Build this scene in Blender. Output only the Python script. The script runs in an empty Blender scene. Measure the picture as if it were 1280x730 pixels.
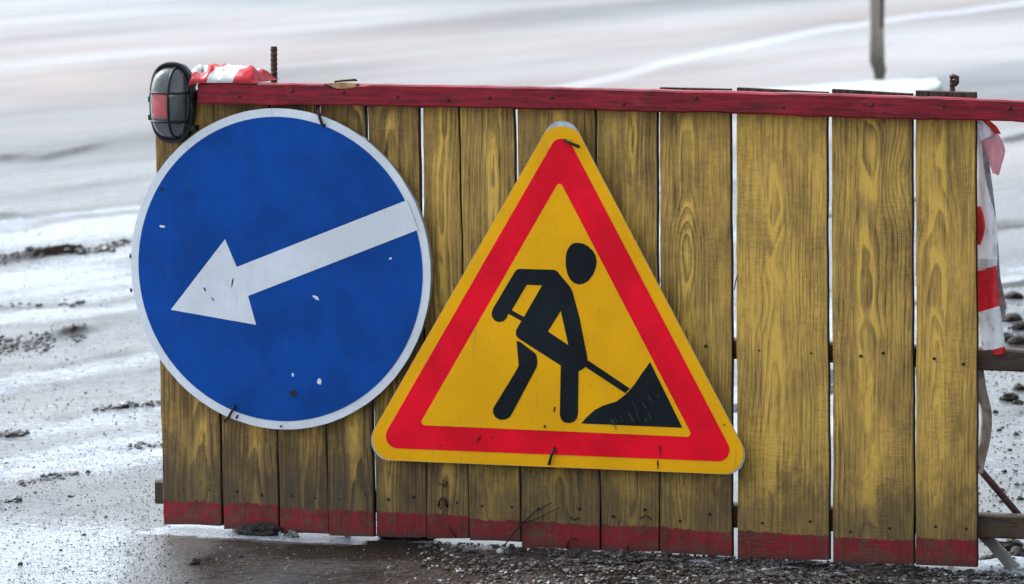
import bpy, bmesh, math, random
import numpy as np
from mathutils import Vector, Matrix
from mathutils.geometry import tessellate_polygon

random.seed(7)
rng = np.random.default_rng(11)
scene = bpy.context.scene
C = scene.collection

# ------------------------------------------------------------------ camera
F, CX, CY = 8200.0, 640.0, 365.0          # focal length in photo pixels (1280 wide)
CAM_H = 1.9
PITCH = math.atan(782.0 / F)
cam_d = bpy.data.cameras.new('camera')
cam_d.sensor_width = 36.0
cam_d.lens = F * 36.0 / 1280.0
cam_d.clip_start = 0.5
cam_d.clip_end = 2000
cam_d.dof.use_dof = True
cam_d.dof.focus_distance = 14.0
cam_d.dof.aperture_fstop = 11.0
cam = bpy.data.objects.new('camera', cam_d)
C.objects.link(cam)
cam.location = (0, 0, CAM_H)
cam.rotation_euler = (math.radians(90) - PITCH, 0, 0)
scene.camera = cam

# ------------------------------------------------------------------ light
SUN_EL, SUN_ROT = math.radians(44), math.radians(-54)
world = bpy.data.worlds.new('World')
scene.world = world
world.use_nodes = True
wn, wl = world.node_tree.nodes, world.node_tree.links
wn.clear()
sky = wn.new('ShaderNodeTexSky')
sky.sky_type = 'NISHITA'
sky.sun_disc = False
sky.sun_elevation = SUN_EL
sky.sun_rotation = SUN_ROT
sky.air_density = 1.0
sky.dust_density = 4.0
sky.ozone_density = 1.0
hs = wn.new('ShaderNodeHueSaturation')
hs.inputs['Saturation'].default_value = 0.30
bg = wn.new('ShaderNodeBackground')
bg.inputs['Strength'].default_value = 0.12
wo = wn.new('ShaderNodeOutputWorld')
wl.new(sky.outputs[0], hs.inputs['Color'])
tint = wn.new('ShaderNodeMix'); tint.data_type = 'RGBA'; tint.blend_type = 'MULTIPLY'
tint.inputs[0].default_value = 1.0; tint.inputs[7].default_value = (0.91, 1.0, 1.08, 1)   # cool overcast light
wl.new(hs.outputs[0], tint.inputs[6])
wl.new(tint.outputs[2], bg.inputs['Color'])
wl.new(bg.outputs[0], wo.inputs[0])
sd = bpy.data.lights.new('sun', 'SUN')
sd.energy = 1.0
sd.angle = math.radians(16)
sd.color = (1.0, 0.97, 0.93)
sun = bpy.data.objects.new('sun', sd)
C.objects.link(sun)
sdir = Vector((math.sin(SUN_ROT) * math.cos(SUN_EL), math.cos(SUN_ROT) * math.cos(SUN_EL), math.sin(SUN_EL)))
sun.rotation_euler = sdir.to_track_quat('Z', 'Y').to_euler()
sun.location = (0, 20, 12)
vs = scene.view_settings
vs.view_transform = 'Standard'
vs.look = 'None'
vs.exposure = 1.68
vs.gamma = 1.0
vs.use_curve_mapping = False
scene.render.engine = 'CYCLES'
scene.render.resolution_x, scene.render.resolution_y = 1024, 584

# ------------------------------------------------------------------ photo pixel -> world
cp, sp_ = math.cos(PITCH), math.sin(PITCH)
def ray(px, py):
    a, b = (px - CX) / F, (CY - py) / F
    return Vector((a, cp + b * sp_, -sp_ + b * cp))
def ground_at(px, py, z=0.0):
    d = ray(px, py)
    t = (z - CAM_H) / d.z
    return Vector((d.x * t, d.y * t, z))
# barrier plane: upright, its foot line seen from (205,661) to (1222,714)
A0, A1 = ground_at(205, 661), ground_at(1222, 714)
UX = (A1 - A0).normalized()
YAW = math.atan2(UX.y, UX.x)
NRM = Vector((UX.y, -UX.x, 0))             # towards the viewer's side
def on_plane(px, py, w=0.0):
    """photo pixel -> (u, v) on the plane w metres in front of the boards"""
    d = ray(px, py)
    o = Vector((0, 0, CAM_H))
    t = ((A0 + NRM * w) - o).dot(NRM) / d.dot(NRM)
    p = o + d * t - A0
    return p.dot(UX), p.z
def L(u, w, v):                            # local coordinates of the barrier frame
    return Vector((u, -w, v))
def P(px, py, w=0.0):
    u, v = on_plane(px, py, w)
    return L(u, w, v)

# ------------------------------------------------------------------ noise
_tab = rng.random((256, 256))
def vnoise(x, y, s=0):
    x = np.asarray(x, float) + s * 17.31; y = np.asarray(y, float) + s * 9.77
    xi, yi = np.floor(x).astype(int), np.floor(y).astype(int)
    fx, fy = x - xi, y - yi
    fx = fx * fx * (3 - 2 * fx); fy = fy * fy * (3 - 2 * fy)
    g = lambda i, j: _tab[(i * 7 + j * 3 + s * 31) % 256 ^ ((i * 5) & 255), (j * 11 + i * 2 + s * 13) % 256]
    a = g(xi, yi) * (1 - fx) + g(xi + 1, yi) * fx
    b = g(xi, yi + 1) * (1 - fx) + g(xi + 1, yi + 1) * fx
    return a * (1 - fy) + b * fy
def fbm(x, y, o=4, s=0):
    r, a, t = 0, 0.5, 0
    for k in range(o):
        r = r + a * vnoise(x * 2 ** k, y * 2 ** k, s + k); t += a; a *= 0.5
    return r / t

# ------------------------------------------------------------------ material helpers
class NT:
    def __init__(self, name):
        self.m = bpy.data.materials.new(name); self.m.use_nodes = True
        self.t = self.m.node_tree; self.t.nodes.clear()
        self.out = self.t.nodes.new('ShaderNodeOutputMaterial')
        self.b = self.t.nodes.new('ShaderNodeBsdfPrincipled')
        self.t.links.new(self.b.outputs[0], self.out.inputs[0])
    def n(self, typ, **kw):
        o = self.t.nodes.new(typ)
        for k, v in kw.items(): setattr(o, k, v)
        return o
    def set(self, sock, v):
        if isinstance(v, bpy.types.NodeSocket): self.t.links.new(v, sock)
        elif isinstance(v, (tuple, list)) and len(v) == 3 and sock.type == 'RGBA': sock.default_value = (*v, 1)
        else: sock.default_value = v
    def math(self, op, a, b=0.0, c=0.0, clamp=False):
        o = self.n('ShaderNodeMath', operation=op, use_clamp=clamp)
        self.set(o.inputs[0], a); self.set(o.inputs[1], b); self.set(o.inputs[2], c)
        return o.outputs[0]
    def mix(self, f, a, b, blend='MIX'):
        o = self.n('ShaderNodeMix', data_type='RGBA', blend_type=blend)
        self.set(o.inputs[0], f); self.set(o.inputs[6], a); self.set(o.inputs[7], b)
        return o.outputs[2]
    def noise(self, vec, scale=5, detail=3, rough=0.5, dist=0.0):
        o = self.n('ShaderNodeTexNoise'); self.set(o.inputs['Vector'], vec)
        o.inputs['Scale'].default_value = scale; o.inputs['Detail'].default_value = detail
        o.inputs['Roughness'].default_value = rough; o.inputs['Distortion'].default_value = dist
        return o.outputs[0]
    def vmap(self, vec, loc=(0, 0, 0), rot=(0, 0, 0), scale=(1, 1, 1)):
        o = self.n('ShaderNodeMapping'); self.set(o.inputs[0], vec)
        self.set(o.inputs[1], loc); o.inputs[2].default_value = rot; o.inputs[3].default_value = scale
        return o.outputs[0]
    def ramp(self, f, lo, hi, a=0.0, b=1.0):
        o = self.n('ShaderNodeMapRange', interpolation_type='SMOOTHSTEP'); self.set(o.inputs[0], f)
        o.inputs[1].default_value = lo; o.inputs[2].default_value = hi
        self.set(o.inputs[3], a); self.set(o.inputs[4], b)
        return o.outputs[0]
    def attr(self, name, typ='GEOMETRY'):
        o = self.n('ShaderNodeAttribute', attribute_name=name, attribute_type=typ)
        return o.outputs['Fac']
    def obj(self): return self.n('ShaderNodeTexCoord').outputs['Object']
    def rnd(self): return self.n('ShaderNodeObjectInfo').outputs['Random']
    def bump(self, h, strength=0.5, dist=0.01, prev=None):
        o = self.n('ShaderNodeBump'); self.set(o.inputs['Height'], h)
        o.inputs['Strength'].default_value = strength; o.inputs['Distance'].default_value = dist
        if prev is not None: self.set(o.inputs['Normal'], prev)
        return o.outputs[0]
    def p(self, **kw):
        names = {'col': 'Base Color', 'rough': 'Roughness', 'nor': 'Normal', 'metal': 'Metallic', 'spec': 'Specular IOR Level',
                 'trans': 'Transmission Weight', 'coat': 'Coat Weight', 'coatr': 'Coat Roughness', 'ior': 'IOR'}
        for k, v in kw.items(): self.set(self.b.inputs[names[k]], v)
        return self.m

def mat_wood(name, yellow, mid, dark, painted=True):
    """flat-sawn board: nested growth rings, fibres, saw marks, thin worn paint; red painted foot"""
    t = NT(name)
    co, r = t.obj(), t.rnd()
    off = t.n('ShaderNodeCombineXYZ')
    t.set(off.inputs[0], t.math('MULTIPLY', r, 37.0)); t.set(off.inputs[1], t.math('MULTIPLY', r, 91.0)); t.set(off.inputs[2], t.math('MULTIPLY', r, 53.0))
    sh = t.n('ShaderNodeVectorMath', operation='ADD'); t.set(sh.inputs[0], co); t.set(sh.inputs[1], off.outputs[0])
    q = sh.outputs[0]
    sep = t.n('ShaderNodeSeparateXYZ'); t.set(sep.inputs[0], co)
    x, y, z = sep.outputs
    # board-scale wander of the grain
    w1 = t.noise(t.vmap(q, scale=(5, 5, 1.6)), 1.0, 3)
    w2 = t.noise(t.vmap(q, scale=(14, 14, 5)), 1.0, 2)
    vo = t.n('ShaderNodeTexVoronoi', feature='F1'); t.set(vo.inputs['Vector'], t.vmap(q, scale=(7, 0, 3.2))); vo.inputs['Scale'].default_value = 1.0
    kn = t.ramp(vo.outputs['Distance'], 0.0, 0.42, 1.0, 0.0)
    x0 = t.math('MULTIPLY', t.math('SUBTRACT', r, 0.5), 0.05)
    xx = t.math('ADD', t.math('SUBTRACT', x, x0), t.math('MULTIPLY', t.math('SUBTRACT', w1, 0.5), 0.05))
    slope = t.math('MULTIPLY', t.math('SUBTRACT', t.math('FRACT', t.math('MULTIPLY', r, 7.3)), 0.5), 0.16)
    dd = t.math('ADD', t.math('MULTIPLY', z, slope), t.math('MULTIPLY', t.math('SUBTRACT', w2, 0.5), 0.028))
    dd = t.math('ADD', dd, t.math('MULTIPLY', kn, 0.022))
    dd = t.math('ADD', dd, t.math('ADD', 0.012, t.math('MULTIPLY', t.math('FRACT', t.math('MULTIPLY', r, 3.7)), 0.04)))
    fib0 = t.noise(t.vmap(q, scale=(60, 60, 9)), 1.0, 3)
    R = t.math('SQRT', t.math('ADD', t.math('MULTIPLY', xx, xx), t.math('MULTIPLY', dd, dd)))
    ph = t.math('FRACT', t.math('ADD', t.math('MULTIPLY', R, 125.0), t.math('MULTIPLY', fib0, 0.35)))
    ring = t.math('MULTIPLY', t.ramp(ph, 0.50, 0.90), t.ramp(ph, 0.90, 1.0, 1.0, 0.0))
    ring = t.math('MULTIPLY', ring, t.ramp(t.noise(t.vmap(q, scale=(9, 9, 2.2)), 1, 2), 0.34, 0.62))
    fib = t.noise(t.vmap(q, scale=(420, 420, 14)), 1.0, 3, 0.6)
    fib2 = t.noise(t.vmap(q, scale=(110, 110, 5)), 1.0, 3, 0.6)
    cross = t.noise(t.vmap(q, rot=(0, 0.12, 0), scale=(38, 38, 190)), 1.0, 3, 0.6)
    saw = t.math('MULTIPLY', t.ramp(cross, 0.44, 0.62), t.ramp(t.noise(t.vmap(q, scale=(8, 8, 4)), 1, 3), 0.42, 0.62))
    patch = t.noise(t.vmap(q, scale=(13, 13, 7.0)), 1.0, 6, 0.68)
    grime = t.noise(t.vmap(q, scale=(22, 22, 15)), 1.0, 6, 0.75)
    worn = t.attr('worn', 'OBJECT')
    # how much yellow paint is left
    heart = t.ramp(t.math('ABSOLUTE', xx), 0.002, 0.030, 1.0, 0.0)
    y_ = t.math('ADD', 0.50, t.math('MULTIPLY', t.math('SUBTRACT', patch, 0.5), 0.75))
    y_ = t.math('ADD', y_, t.math('MULTIPLY', t.math('SUBTRACT', fib2, 0.5), 0.60))
    y_ = t.math('ADD', y_, t.math('MULTIPLY', t.math('SUBTRACT', fib, 0.5), 0.85))
    rc = t.math('ADD', 0.12, t.math('MULTIPLY', t.math('FRACT', t.math('MULTIPLY', r, 17.7)), 0.12))
    y_ = t.math('SUBTRACT', y_, t.math('MULTIPLY', ring, rc))
    y_ = t.math('ADD', y_, t.math('MULTIPLY', heart, t.math('ADD', 0.06, t.math('MULTIPLY', t.ramp(ph, 0.15, 0.55, 1.0, 0.0), 0.26))))
    y_ = t.math('SUBTRACT', y_, t.math('MULTIPLY', saw, 0.05))
    y_ = t.math('SUBTRACT', y_, t.math('MULTIPLY', worn, 0.62))
    col = t.mix(t.ramp(y_, -0.05, 0.36), dark, mid)
    col = t.mix(t.ramp(y_, 0.26, 0.66), col, yellow)
    dk = t.math('MULTIPLY', t.ramp(grime, 0.53, 0.72), t.math('ADD', 0.25, t.math('MULTIPLY', worn, 0.5)))
    col = t.mix(dk, col, (0.065, 0.043, 0.021))
    col = t.mix(t.math('MULTIPLY', t.ramp(fib, 0.56, 0.74), 0.5), col, (0.045, 0.034, 0.02))
    spk = t.noise(q, 260, 2); col = t.mix(t.ramp(spk, 0.70, 0.76, 0.0, 0.75), col, (0.03, 0.024, 0.018))
    # splashed mud at the foot: ragged streaks and spots
    spl = t.math('ADD', t.math('MULTIPLY', z, 3.2), t.math('MULTIPLY', grime, 1.3))
    col = t.mix(t.ramp(spl, 0.90, 1.45, 0.65, 0.0), col, (0.05, 0.04, 0.03))
    if painted:
        bz = t.attr('band', 'OBJECT')
        edge = t.math('SUBTRACT', t.math('ADD', bz, t.math('MULTIPLY', t.math('ADD', t.math('MULTIPLY', t.math('SUBTRACT', fib2, 0.5), 0.8), t.math('MULTIPLY', t.math('SUBTRACT', grime, 0.5), 1.6)), 0.014)), z)
        red = t.mix(t.ramp(grime, 0.40, 0.66), (0.26, 0.014, 0.020), (0.12, 0.022, 0.018))
        red = t.mix(t.math('MULTIPLY', t.ramp(fib, 0.5, 0.7), 0.55), red, (0.06, 0.02, 0.015))
        red = t.mix(t.ramp(t.noise(t.vmap(q, scale=(30, 30, 40)), 1.0, 6, .75), 0.45, 0.62, 0.0, 0.8), red, (0.10, 0.055, 0.035))
        red = t.mix(t.ramp(t.math('ADD', z, t.math('MULTIPLY', grime, 0.05)), 0.026, 0.046, 0.65, 0.0), red, (0.045, 0.030, 0.024))
        col = t.mix(t.ramp(edge, -0.0008, 0.0012), col, red)
        bare = t.mix(t.ramp(fib2, 0.4, 0.62), (0.022, 0.015, 0.011), (0.085, 0.058, 0.038))
        col = t.mix(t.math('GREATER_THAN', z, t.attr('bare', 'OBJECT')), col, bare)
    h = t.math('ADD', t.math('MULTIPLY', ring, -0.5), t.math('ADD', t.math('MULTIPLY', fib, 0.6), t.math('MULTIPLY', saw, -0.35)))
    h = t.math('ADD', h, t.math('MULTIPLY', fib2, 0.8))
    return t.p(col=col, rough=t.ramp(patch, 0.3, 0.7, 0.72, 0.5), spec=0.2, nor=t.bump(h, 0.55, 0.0022))

def mat_plain(name, col, rough=0.5, spec=0.4, metal=0.0, var=0.25, scale=30, bump=0.1, bscale=120, bdist=0.002, stain=None):
    t = NT(name)
    co = t.obj()
    n1 = t.noise(co, scale, 5, 0.65)
    c = t.mix(t.ramp(n1, 0.35, 0.68), tuple(k * (1 - var) for k in col), tuple(min(1, k * (1 + var)) for k in col))
    if stain:
        n2 = t.noise(co, stain[1], 6, 0.7)
        c = t.mix(t.ramp(n2, stain[2], stain[2] + 0.12, 0.0, stain[3]), c, stain[0])
    return t.p(col=c, rough=t.ramp(n1, 0.3, 0.7, rough * 0.85, min(1, rough * 1.2)), spec=spec, metal=metal, nor=t.bump(t.noise(co, bscale, 3), bump, bdist))

def mat_sign(name, col, var=0.12, dirt=0.35, rough=0.36):
    """sheeting on sheet metal: even colour, faint blotches, grime specks, slightly wavy plate"""
    t = NT(name); co = t.obj()
    n1 = t.noise(co, 7, 5, 0.6); n2 = t.noise(co, 75, 6, 0.78); n3 = t.noise(t.vmap(co, scale=(1, 1, 0.16)), 75, 5, 0.75)
    c = t.mix(t.ramp(n1, 0.36, 0.66), tuple(k * (1 - var) for k in col), tuple(min(1, k * (1 + var)) for k in col))
    c = t.mix(t.ramp(n2, 0.60, 0.74, 0.0, dirt), c, (0.06, 0.055, 0.05))
    c = t.mix(t.ramp(n3, 0.58, 0.74, 0.0, dirt * 0.6), c, (0.10, 0.09, 0.075))
    lo = t.noise(co, 5, 1)
    nb = t.bump(lo, 0.05, 0.02); nb = t.bump(t.noise(co, 90, 2), 0.08, 0.001, nb)
    return t.p(col=c, rough=t.ramp(n2, 0.3, 0.75, rough, rough + 0.25), spec=0.12, nor=nb)

def mat_tape(name):
    t = NT(name)
    s, v = t.attr('s'), t.attr('t')
    ph = t.math('FRACT', t.math('DIVIDE', t.math('ADD', s, t.math('MULTIPLY', v, 0.25)), 0.17))
    f = t.math('MULTIPLY', t.ramp(ph, 0.0, 0.012), t.ramp(ph, 0.5, 0.512, 1.0, 0.0))
    co = t.obj(); g = t.noise(co, 60, 5, 0.7)
    white = t.mix(t.ramp(g, 0.5, 0.72), (0.80, 0.80, 0.80), (0.5, 0.48, 0.46))
    red = t.mix(t.ramp(g, 0.45, 0.7), (0.72, 0.030, 0.045), (0.62, 0.07, 0.08))
    c = t.mix(f, white, red)
    t.p(col=c, rough=0.32, spec=0.5, nor=t.bump(t.noise(co, 45, 3), 0.25, 0.004))
    tr = t.n('ShaderNodeBsdfTranslucent'); t.set(tr.inputs[0], c)
    mx = t.n('ShaderNodeMixShader'); mx.inputs[0].default_value = 0.5
    t.t.links.new(t.b.outputs[0], mx.inputs[1]); t.t.links.new(tr.outputs[0], mx.inputs[2]); t.t.links.new(mx.outputs[0], t.out.inputs[0])
    return t.m

def mat_glass(name):
    t = NT(name)
    g = t.noise(t.obj(), 70, 5, 0.7)
    return t.p(col=(0.75, 0.77, 0.77), rough=t.ramp(g, 0.35, 0.7, 0.04, 0.22), trans=0.92, ior=1.45)

def mat_ground():
    t = NT('wet_ground')
    geo = t.n('ShaderNodeNewGeometry').outputs['Position']
    slush, mud, rgh, agg = t.attr('slush'), t.attr('mud'), t.attr('rgh'), t.attr('agg')
    n1 = t.noise(geo, 3.0, 6, 0.7); n2 = t.noise(geo, 55, 4, 0.7); n3 = t.noise(geo, 170, 3, 0.7); n4 = t.noise(geo, 18, 5, 0.7)
    asp = t.mix(t.ramp(n3, 0.36, 0.66), (0.026, 0.026, 0.027), (0.085, 0.083, 0.085))
    asp = t.mix(t.ramp(n1, 0.36, 0.66, 0.0, 0.6), asp, (0.075, 0.060, 0.052))
    sl = t.math('ADD', slush, t.math('MULTIPLY', t.math('SUBTRACT', n4, 0.5), 0.8))
    sl = t.math('ADD', sl, t.math('MULTIPLY', t.math('SUBTRACT', n2, 0.5), 0.9))
    slf = t.math('MULTIPLY', t.ramp(sl, 0.22, 0.85), t.ramp(slush, 0.02, 0.3))
    sc = t.mix(t.ramp(n2, 0.35, 0.65), (0.22, 0.25, 0.29), (0.38, 0.41, 0.455))
    slf = t.math('MULTIPLY', slf, t.ramp(n3, 0.30, 0.46, 0.25, 1.0))
    c = t.mix(slf, asp, sc)
    c = t.mix(t.math('MULTIPLY', t.attr('tan'), 0.75), c, (0.25, 0.195, 0.175))
    mf = t.ramp(t.math('ADD', mud, t.math('MULTIPLY', t.math('SUBTRACT', n2, 0.5), 0.7)), 0.42, 0.62)
    c = t.mix(t.math('MULTIPLY', mf, t.ramp(mud, 0.02, 0.15)), c, t.mix(t.ramp(n3, 0.4, 0.65), (0.010, 0.0075, 0.0062), (0.036, 0.028, 0.023)))
    rr = t.math('ADD', rgh, t.math('MULTIPLY', t.math('SUBTRACT', n2, 0.5), 0.35))
    rr = t.math('ADD', rr, t.math('MULTIPLY', mf, 0.15), clamp=True)
    hb = t.math('MULTIPLY', t.math('ADD', t.math('MULTIPLY', n3, 0.5), t.math('MULTIPLY', n2, 0.6)), agg)
    return t.p(col=c, rough=rr, spec=t.math('SUBTRACT', 0.6, t.math('MULTIPLY', mud, 0.95), clamp=True), nor=t.bump(hb, 1.0, 0.006))

M = {}
M['wood'] = mat_wood('yellow_painted_board', (0.74, 0.445, 0.085), (0.375, 0.222, 0.060), (0.120, 0.072, 0.027))
M['raw'] = mat_wood('weathered_timber', (0.085, 0.055, 0.036), (0.045, 0.032, 0.024), (0.018, 0.014, 0.012), painted=False)
M['sawn'] = mat_plain('dark_sawn_edge', (0.035, 0.024, 0.016), 0.8, 0.2, 0, 0.4, 60, 0.5, 200)
M['post'] = mat_wood('grey_stake_timber', (0.44, 0.38, 0.32), (0.33, 0.28, 0.235), (0.12, 0.10, 0.085), painted=False)
M['pale'] = mat_wood('pale_prop_timber', (0.50, 0.48, 0.45), (0.38, 0.36, 0.34), (0.16, 0.15, 0.14), painted=False)
M['chip'] = mat_plain('split_wood', (0.42, 0.24, 0.11), 0.7, 0.3, 0, 0.35, 60, 0.4, 200)
def mat_rail():
    t = NT('crimson_rail_paint'); co = t.obj()
    st = t.noise(t.vmap(co, scale=(9, 120, 120)), 1.0, 5, 0.7); pa = t.noise(co, 16, 5, 0.65); ch = t.noise(t.vmap(co, scale=(30, 90, 90)), 1.0, 6, 0.75)
    c = t.mix(t.ramp(st, 0.36, 0.64), (0.12, 0.006, 0.010), (0.29, 0.010, 0.024))
    c = t.mix(t.ramp(pa, 0.55, 0.72, 0.0, 0.6), c, (0.34, 0.020, 0.040))
    c = t.mix(t.ramp(pa, 0.42, 0.30, 0.0, 0.6), c, (0.10, 0.010, 0.012))
    c = t.mix(t.ramp(ch, 0.62, 0.66), c, (0.055, 0.022, 0.018))
    h = t.math('ADD', t.math('MULTIPLY', st, 0.8), t.math('MULTIPLY', t.ramp(ch, 0.66, 0.70), -0.6))
    return t.p(col=c, rough=t.ramp(pa, 0.3, 0.7, 0.5, 0.3), spec=0.22, nor=t.bump(h, 0.6, 0.003))
M['rail'] = mat_rail()
M['white'] = mat_sign('white_sheeting', (0.66, 0.68, 0.70), 0.08, 0.55)
M['blue'] = mat_sign('blue_sheeting', (0.001, 0.055, 0.275), 0.17, 0.35, 0.3)
M['yellow'] = mat_sign('yellow_sheeting', (0.88, 0.415, 0.003), 0.06, 0.5)
M['red'] = mat_sign('red_sheeting', (0.84, 0.003, 0.020), 0.14, 0.35)
M['black'] = mat_sign('black_print', (0.007, 0.011, 0.014), 0.3, 0.3)
M['zinc'] = mat_plain('galvanised_plate', (0.42, 0.47, 0.50), 0.4, 0.5, 0.6, 0.2, 50)
M['wire'] = mat_plain('dark_wire', (0.018, 0.014, 0.012), 0.5, 0.4, 0.3, 0.3, 200)
M['scratch'] = mat_plain('grey_scratch', (0.06, 0.065, 0.062), 0.6, 0.3, 0, 0.4, 100)
M['nail'] = mat_plain('rusty_nail', (0.020, 0.014, 0.010), 0.6, 0.3, 0.2, 0.3, 200)
M['rust'] = mat_plain('rusty_steel', (0.060, 0.026, 0.020), 0.62, 0.4, 0.3, 0.45, 120, 0.5, 300)
M['lampblack'] = mat_plain('black_plastic', (0.008, 0.009, 0.010), 0.42, 0.3, 0, 0.3, 60, 0.1, 200)
M['lampgrey'] = mat_plain('lamp_reflector', (0.035, 0.038, 0.04), 0.4, 0.5, 0.0, 0.3, 40)
M['lampred'] = mat_plain('red_reflector', (0.85, 0.020, 0.020), 0.3, 0.5, 0, 0.15, 60)
M['glass'] = mat_glass('lamp_glass')
M['tape'] = mat_tape('red_white_tape')
def mat_film(name, col, tr_=0.45, clear=0.0):
    t = NT(name); co = t.obj(); g = t.noise(t.vmap(co, scale=(1, 1, .35)), 55, 5, 0.7)
    c = t.mix(t.ramp(g, 0.42, 0.7), col, tuple(k * 0.72 for k in col))
    t.p(col=c, rough=0.3, spec=0.5, nor=t.bump(t.noise(co, 45, 3), 0.3, 0.004))
    tr = t.n('ShaderNodeBsdfTranslucent'); t.set(tr.inputs[0], c)
    mx = t.n('ShaderNodeMixShader'); mx.inputs[0].default_value = tr_
    t.t.links.new(t.b.outputs[0], mx.inputs[1]); t.t.links.new(tr.outputs[0], mx.inputs[2])
    tp = t.n('ShaderNodeBsdfTransparent'); mx2 = t.n('ShaderNodeMixShader'); mx2.inputs[0].default_value = clear
    t.t.links.new(mx.outputs[0], mx2.inputs[1]); t.t.links.new(tp.outputs[0], mx2.inputs[2]); t.t.links.new(mx2.outputs[0], t.out.inputs[0])
    return t.m
M['paletape'] = mat_film('pale_tape_film', (0.92, 0.88, 0.90), 0.62, 0.2)
M['pinktape'] = mat_film('pink_tape_film', (0.78, 0.36, 0.42), 0.5, 0.2)
M['redtape'] = mat_film('red_tape_film', (0.82, 0.07, 0.05), 0.5)
M['greytape'] = mat_plain('dirty_grey_strip', (0.30, 0.29, 0.31), 0.4, 0.5, 0, 0.35, 40, 0.3, 60)
M['ground'] = mat_ground()
M['clod'] = mat_plain('dark_mud', (0.016, 0.012, 0.010), 0.7, 0.3, 0, 0.5, 60, 0.8, 150, 0.006)
M['stone'] = mat_plain('grey_stone', (0.12, 0.112, 0.105), 0.5, 0.5, 0, 0.75, 25, 0.5, 200)
M['slab'] = mat_plain('pale_concrete', (0.36, 0.39, 0.37), 0.7, 0.3, 0, 0.12, 6, 0.3, 60, 0.004)

# ------------------------------------------------------------------ mesh helpers
def link(name, verts, faces, mat, parent=None, loc=None, smooth=False):
    me = bpy.data.meshes.new(name)
    me.from_pydata([tuple(v) for v in verts], [], faces)
    bm = bmesh.new(); bm.from_mesh(me)
    bmesh.ops.recalc_face_normals(bm, faces=bm.faces); bm.to_mesh(me); bm.free()
    if mat: me.materials.append(mat)
    if smooth:
        for p in me.polygons: p.use_smooth = True
    o = bpy.data.objects.new(name, me); C.objects.link(o)
    if parent: o.parent = parent
    if loc is not None: o.location = loc
    return o
def tag(o, label, cat, group=None):
    o['label'] = label; o['category'] = cat
    if group: o['group'] = group
    return o
def root(name, label, cat, loc=(0, 0, 0), rz=0.0, group=None):
    o = bpy.data.objects.new(name, None); C.objects.link(o)
    o.empty_display_size = 0.1; o.location = loc; o.rotation_euler = (0, 0, rz)
    return tag(o, label, cat, group)
def prism_geo(poly, w0, w1, holes=()):
    """poly in (u,v); solid between depths w0 (back) and w1 (front) of the barrier frame"""
    loops = [list(poly)] + [list(h) for h in holes]
    tris = tessellate_polygon([[Vector((a, b, 0)) for a, b in lp] for lp in loops])
    flat = [p for lp in loops for p in lp]; n = len(flat)
    vs_ = [L(a, w0, b) for a, b in flat] + [L(a, w1, b) for a, b in flat]
    fs = [tuple(t) for t in tris] + [tuple(k + n for k in t) for t in tris]
    i = 0
    for lp in loops:
        m = len(lp)
        for k in range(m):
            a, b = i + k, i + (k + 1) % m
            fs.append((a, b, b + n, a + n))
        i += m
    return vs_, fs
def prism(name, poly, w0, w1, mat, parent, holes=()):
    vs_, fs = prism_geo(poly, w0, w1, holes)
    return link(name, vs_, fs, mat, parent)
def tube(name, pts, r, mat, parent=None, n=8, smooth=True, caps=True):
    pts = [Vector(p) for p in pts]
    rs = r if isinstance(r, (list, tuple)) else [r] * len(pts)
    vs_, fs = [], []
    up = Vector((0.3, 0.9, 0.2)).normalized()
    for i, p in enumerate(pts):
        d = (pts[min(i + 1, len(pts) - 1)] - pts[max(i - 1, 0)]).normalized()
        a = d.cross(up)
        if a.length < 1e-3: a = d.cross(Vector((1, 0, 0)))
        a.normalize(); b = d.cross(a)
        for k in range(n):
            t = 2 * math.pi * k / n
            vs_.append(p + (a * math.cos(t) + b * math.sin(t)) * rs[i])
    for i in range(len(pts) - 1):
        for k in range(n):
            fs.append((i * n + k, i * n + (k + 1) % n, (i + 1) * n + (k + 1) % n, (i + 1) * n + k))
    if caps:
        fs.append(tuple(range(n))); fs.append(tuple((len(pts) - 1) * n + k for k in range(n)))
    return link(name, vs_, fs, mat, parent, smooth=smooth)
def sweep(name, secs, mat, parent=None, loc=None, smooth=False):
    """list of closed rings of equal length -> capped solid"""
    n = len(secs[0]); vs_ = [p for s in secs for p in s]; fs = []
    for i in range(len(secs) - 1):
        for k in range(n):
            fs.append((i * n + k, i * n + (k + 1) % n, (i + 1) * n + (k + 1) % n, (i + 1) * n + k))
    fs.append(tuple(range(n))); fs.append(tuple((len(secs) - 1) * n + k for k in range(n)))
    return link(name, vs_, fs, mat, parent, loc, smooth)
def lerp_list(pts, x):
    return float(np.interp(x, [p[0] for p in pts], [p[1] for p in pts]))
def rbox_ring(a0, a1, b0, b1, c):
    return [(a0 + c, b0), (a1 - c, b0), (a1, b0 + c), (a1, b1 - c), (a1 - c, b1), (a0 + c, b1), (a0, b1 - c), (a0, b0 + c)]
def timber(name, p0, p1, h, d, mat, parent, seg=14, jit=0.0015, seed=0):
    """beam from p0 to p1 (barrier frame), h tall across, d deep; slightly wandering edges; own origin"""
    p0, p1 = Vector(p0), Vector(p1)
    ax = (p1 - p0).normalized(); dep = Vector((0, 1, 0)); upv = ax.cross(dep).normalized(); dep = upv.cross(ax).normalized()
    rd = random.Random(seed); secs = []
    # geometry stored with its length along local Z so that the grain runs along it
    Ln = (p1 - p0).length
    for i in range(seg + 1):
        z = Ln * i / seg
        j = lambda: rd.uniform(-jit, jit)
        ring = rbox_ring(-h / 2 + j(), h / 2 + j(), -d / 2 + j(), d / 2 + j(), 0.004)
        secs.append([Vector((a, b, z)) for a, b in ring])
    o = sweep(name, secs, mat, parent)
    o.matrix_local = Matrix.Translation(p0) @ Matrix((upv, dep, ax)).transposed().to_4x4()
    return o

BR = dict(loc=A0, rz=YAW)
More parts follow.
